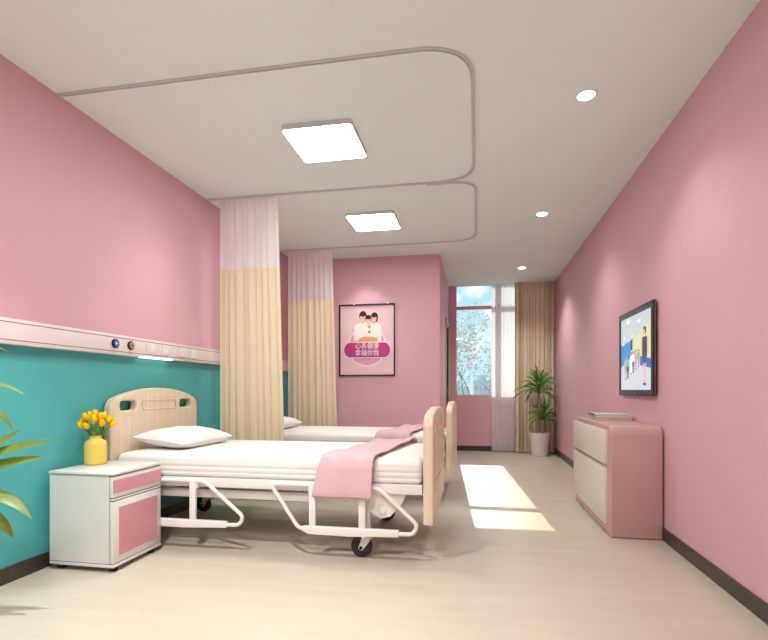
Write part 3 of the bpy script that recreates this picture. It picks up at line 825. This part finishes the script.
def rosette(bm, c, n, r, w, up, rnd, xlim=None, ylim=None, droop=1):
    for k in range(n):
        a = 2.4*k+rnd.uniform(-.3, .3); s = k/n
        el = (-.3+1.65*s)
        ln = r*rnd.uniform(.85, 1.1)*(1-.25*s)
        d = Vector((math.cos(a)*math.cos(el), math.sin(a)*math.cos(el), math.sin(el)))
        b = Vector(c)+Vector((0, 0, up*s))
        t = b+d*ln+Vector((0, 0, -.10*r*droop*(1-s)*2)); m = b+d*ln*.5+Vector((0, 0, .14*ln))
        for q in (t, m):
            if xlim and q.x > xlim: q.x = xlim-rnd.uniform(0, .04)
            if ylim and q.y > ylim: q.y = ylim-rnd.uniform(0, .04)
        leaf(bm, b, m, t, w*rnd.uniform(.8, 1.15), 9, 0, .25, (-.1, -.7, .7))
def pot(t, c, r0, r1, h, mt):
    part('pot', lathe(B(), [(0, 0), (r0, 0), (r0+.006, .006), (r1, h-.006), (r1-.004, h), (r1-.016, h), (r1-.02, h-.04), (0, h-.04)], c, 40), mt, t)
    part('soil', lathe(B(), [(0, .004), (r1-.028, .0), (r1-.022, -.01)], (c[0], c[1], h-.034), 24), M['soil'], t)

rnd = random.Random(4)
pc = (3.44, 8.10, 0)
p2 = thing('potted_dracaena', 'leafy green dracaena in a white pot standing by the brown drape', 'potted plant', pc)
pot(p2, pc, .122, .158, .362, M['pot'])
bm = B(); tube(bm, [(3.40, 8.10, .30), (3.405, 8.09, .7), (3.43, 8.09, 1.10), (3.44, 8.09, 1.2)], [.020, .019, .016, .012], 10); part('cane', bm, M['cane'], p2)
bm = B(); tube(bm, [(3.485, 8.08, .30), (3.49, 8.07, .55), (3.495, 8.07, .68)], [.019, .018, .014], 10); part('cane', bm, M['cane'], p2)
bm = B(); rosette(bm, (3.43, 8.06, .97), 36, .40, .021, .15, rnd, 3.715, 8.31); part('foliage', bm, M['leaf'], p2)
bm = B(); rosette(bm, (3.495, 8.04, .55), 24, .31, .019, .10, rnd, 3.715, 8.31); part('foliage', bm, M['leaf'], p2)

# plant at the left edge of the photograph
fc = (.16, 1.66, 0)
p1 = thing('potted_palm', 'large green plant at the left edge, its long leaves reaching before the teal wall', 'potted plant', fc)
pot(p1, fc, .105, .14, .32, M['pot'])
bm = B(); tube(bm, [(.16, 1.66, .28), (.165, 1.67, .55), (.17, 1.68, .80)], [.020, .018, .014], 10); part('cane', bm, M['cane'], p1)
bm = B()
cr = (.17, 1.69)
Q = [((.411, 1.82, 1.056), (.512, 1.85, 1.005), .010, .80), ((.411, 1.82, .925), (.445, 1.85, .848), .017, .82), ((.411, 1.82, .800), (.490, 1.85, .858), .020, .66),
     ((.411, 1.82, .757), (.662, 1.85, .806), .020, .62), ((.411, 1.82, .700), (.612, 1.85, .735), .024, .58), ((.411, 1.82, .565), (.546, 1.85, .459), .026, .50), ((.400, 1.80, .475), (.446, 1.85, .372), .030, .42),
     ((.411, 1.82, 1.215), (.432, 1.85, 1.192), .008, .82)]
for m, t, w, zb in Q:
    # leaf passes m on the way to its tip t
    b = Vector((cr[0]+.01, cr[1], zb)); m, t = Vector(m), Vector(t)
    s0 = (m-b).length/((m-b).length+(t-m).length)
    c = (m-b*(1-s0)**2-t*s0*s0)/(2*s0*(1-s0))
    mid = b*.25+c*.5+t*.25
    leaf(bm, b, mid, t, w*1.35, 14, 0, .2, (.45, -.6, .62))
r1 = random.Random(9)
for k in range(26):     # the rest of the crown, turned away from the view
    a = math.radians(r1.uniform(95, 390)); zb = r1.uniform(.42, .82); el = r1.uniform(-.1, 1.1); ln = r1.uniform(.3, .46)
    d = Vector((math.cos(a)*math.cos(el), math.sin(a)*math.cos(el), math.sin(el)))
    b = Vector((cr[0], cr[1], zb)); t = b+d*ln-Vector((0, 0, .12)); m = b+d*ln*.5+Vector((0, 0, .06))
    for q in (t, m): q.x = max(q.x, .03+r1.uniform(0, .04)); q.x = min(q.x, .40)
    leaf(bm, b, m, t, r1.uniform(.017, .026), 10, 0, .2)
part('foliage', bm, M['leaf2'], p1)

# ------------------------------------------------------------------ outside the window
GZ = -6.0
struct('ground', box(B(), (-120, YW+3, GZ-.2), (140, 220, GZ)), M['ground'])
tr = thing('blossom_tree', 'blossoming tree with bare dark branches outside the window', 'tree', (1.62, 16.0, GZ))
bmT, bmB = B(), B()
rt = random.Random(21)
tips = []
def grow(p, d, ln, r, depth):
    n = 4; pts = [p]; rs = [r]
    for k in range(n):
        d = (d+Vector((rt.uniform(-.16, .16), rt.uniform(-.16, .16), rt.uniform(-.02, .12)))).normalized()
        pts.append(pts[-1]+d*ln/n); rs.append(r*(1-.45*(k+1)/n))
    tube(bmT, pts, rs, 6 if depth < 3 else 4)
    if depth >= 2:
        for q in pts[1:]: tips.append(q)
    if depth < 5:
        for k in range(3 if depth < 4 else 2):
            j = rt.choice((2, 3, 4)) if k else 4
            ax = Vector((rt.uniform(-1, 1), rt.uniform(-.6, .6), rt.uniform(-.1, .6))).normalized()
            nd = (d*.9+ax*.75).normalized()
            grow(pts[j], nd, ln*rt.uniform(.62, .8), rs[j]*.68, depth+1)
base = Vector((1.62, 16.0, GZ))
tube(bmT, [base, base+Vector((.0, 0, 2.5)), base+Vector((.015, 0, 4.2)), base+Vector((.03, 0, 5.05))], [.17, .14, .10, .07], 10)
for d in ((.05, 0, 1), (.45, .2, .9), (-.35, .1, .9), (.8, -.2, .6), (.3, -.3, .95)):
    grow(base+Vector((.03, 0, 4.95)), Vector(d).normalized(), 1.75, .040, 1)
part('trunk', bmT, M['bark'], tr)
for q in tips:
    for _ in range(2):
        if rt.random() < .6:
            c = q+Vector((rt.gauss(0, .09), rt.gauss(0, .09), rt.gauss(0, .09))); s = rt.uniform(.020, .046)
            t_ = B(); bmesh.ops.create_icosphere(t_, subdivisions=1, radius=s)
            for v in t_.verts: v.co *= rt.uniform(.75, 1.2)
            merge(bmB, t_, 0, Matrix.Translation(c))
part('blossom', bmB, M['blossom'], tr)
# far buildings, low on the horizon
for i, (x0, x1, y, h, mt, lb) in enumerate(((-9, -3.2, 92, 9.5, 'bld1', 'pale blue building seen low through the window at left, behind the tree'), (-2.6, 1.2, 84, 7.6, 'bld2', 'white building low in the middle of the window view'), (1.9, 7.5, 96, 8.9, 'bld1', 'pale blue building low at the right of the window view'))):
    b = thing('building', lb, 'building', ((x0+x1)/2, y, GZ), 'far buildings outside the window')
    bm = B(); box(bm, (x0, y, GZ), (x1, y+8, GZ+h)); box(bm, (x0+.8, y+1, GZ+h), (x0+2.4, y+4, GZ+h+1.0)); part('walls', bm, M[mt], b)
    bm = B(); nx = int((x1-x0)/.9)
    for k in range(nx):
        for j in range(int(h/1.6)):
            xx = x0+.35+k*(x1-x0-.3)/nx; box(bm, (xx, y-.05, GZ+.6+j*1.6), (xx+.45, y+.05, GZ+1.5+j*1.6))
    part('windows', bm, M['bldw'], b)

# ------------------------------------------------------------------ sky, sun, lamps
w = bpy.data.worlds.new('sky'); S.world = w; w.use_nodes = True
nt = w.node_tree; L = nt.links.new; bg = nt.nodes['Background']
tc = N(nt, 'ShaderNodeTexCoord'); mp = N(nt, 'ShaderNodeMapping'); mp.inputs['Scale'].default_value = (1, 1, 1.3); mp.inputs['Location'].default_value = SKYLOC = (.3, .0, .14)
L(tc.outputs['Generated'], mp.inputs[0])
no = N(nt, 'ShaderNodeTexNoise', Scale=9.0, Detail=6.0, Roughness=.55); L(mp.outputs[0], no.inputs['Vector'])
rp = N(nt, 'ShaderNodeValToRGB'); rp.color_ramp.elements[0].position = .56; rp.color_ramp.elements[1].position = .68
rp.color_ramp.elements[0].color = (0, 0, 0, 1); rp.color_ramp.elements[1].color = (.85, .85, .85, 1)
L(no.outputs['Fac'], rp.inputs[0])
sx = N(nt, 'ShaderNodeSeparateXYZ'); L(tc.outputs['Generated'], sx.inputs[0])
r2 = N(nt, 'ShaderNodeValToRGB'); r2.color_ramp.elements[0].position = .0; r2.color_ramp.elements[1].position = .5
r2.color_ramp.elements[0].color = lin((192, 226, 238)); r2.color_ramp.elements[1].color = lin((140, 206, 230))
L(sx.outputs['Z'], r2.inputs[0])
fac = rp.outputs[0]
nf = N(nt, 'ShaderNodeTexNoise', Scale=60.0, Detail=5.0); L(tc.outputs['Generated'], nf.inputs['Vector'])
for c_, rad in (((-.006, .98, .196), .020), ((.010, .98, .201), .014), ((-.040, .98, .18), .012), ((.03, .985, .15), .02), ((.12, .97, .22), .05), ((-.2, .96, .2), .06)):
    vd = N(nt, 'ShaderNodeVectorMath', operation='DISTANCE'); L(tc.outputs['Generated'], vd.inputs[0]); vd.inputs[1].default_value = Vector(c_).normalized()
    m1 = N(nt, 'ShaderNodeMath', operation='MULTIPLY_ADD'); L(nf.outputs['Fac'], m1.inputs[0]); m1.inputs[1].default_value = -rad*2.2; L(vd.outputs['Value'], m1.inputs[2])
    mr = N(nt, 'ShaderNodeMapRange'); L(m1.outputs[0], mr.inputs[0]); mr.inputs[1].default_value = -rad*.9; mr.inputs[2].default_value = rad*.1; mr.inputs[3].default_value = .9; mr.inputs[4].default_value = 0
    ma = N(nt, 'ShaderNodeMath', operation='MAXIMUM'); L(fac, ma.inputs[0]); L(mr.outputs[0], ma.inputs[1]); fac = ma.outputs[0]
mx = N(nt, 'ShaderNodeMix', data_type='RGBA'); L(fac, mx.inputs[0]); L(r2.outputs[0], mx.inputs[6]); mx.inputs[7].default_value = (.92, .92, .95, 1)
L(mx.outputs[2], bg.inputs[0]); bg.inputs[1].default_value = .66

def lamp(name, kind, loc, energy, color=(1, 1, 1), **kw):
    l = bpy.data.lights.new(name, kind); l.energy = energy; l.color = color
    for k_, v in kw.items(): setattr(l, k_, v)
    o = bpy.data.objects.new(name, l); COL.objects.link(o); o.location = loc; return o
sun = lamp('sun', 'SUN', (2.4, 12, 6), 2.0, (1, .93, .76), angle=.006)
d = Vector((.068*1.71, -1.71, -1)).normalized(); sun.rotation_euler = d.to_track_quat('-Z', 'Y').to_euler()
WARM = (.97, 1, .965)
for y, e in ((3.135, 24), (5.165, 27), (7.39, 54)):
    lamp('downlight_beam', 'SPOT', (3.112, y, H-.012), e, WARM, spot_size=math.radians(120), spot_blend=.8, shadow_soft_size=.045)
for loc, e in (((.46, 3.45, H-.02), 14), ((1.02, 6.12, H-.02), 17)):
    lamp('wall_wash', 'SPOT', loc, e, WARM, spot_size=math.radians(88), spot_blend=.9, shadow_soft_size=.04)
lamp('plant_downlight', 'SPOT', (1.05, 1.49, H-.02), 125, WARM, spot_size=math.radians(100), spot_blend=.85, shadow_soft_size=.02)
a = lamp('soft_fill', 'AREA', (1.7, .1, H-.03), 40, WARM, shape='SQUARE', size=.6)  # unseen fill without a fitting, added at the ceiling to brighten the foreground

# ------------------------------------------------------------------ camera
cam = bpy.data.cameras.new('camera'); co = bpy.data.objects.new('camera', cam); COL.objects.link(co)
th = math.atan((476.3-384)/494.0)
co.location = (2.464, 0, 1.03); co.rotation_euler = (PI/2, 0, th)
cam.sensor_width = 36; cam.lens = 494/768*36; cam.shift_y = 70/768; cam.clip_start = .05; cam.clip_end = 500
S.camera = co
vs = S.view_settings
S.display_settings.display_device = 'sRGB'
vs.view_transform = 'Standard'; vs.look = 'None'; vs.exposure = .96; vs.gamma = 1; vs.use_curve_mapping = False
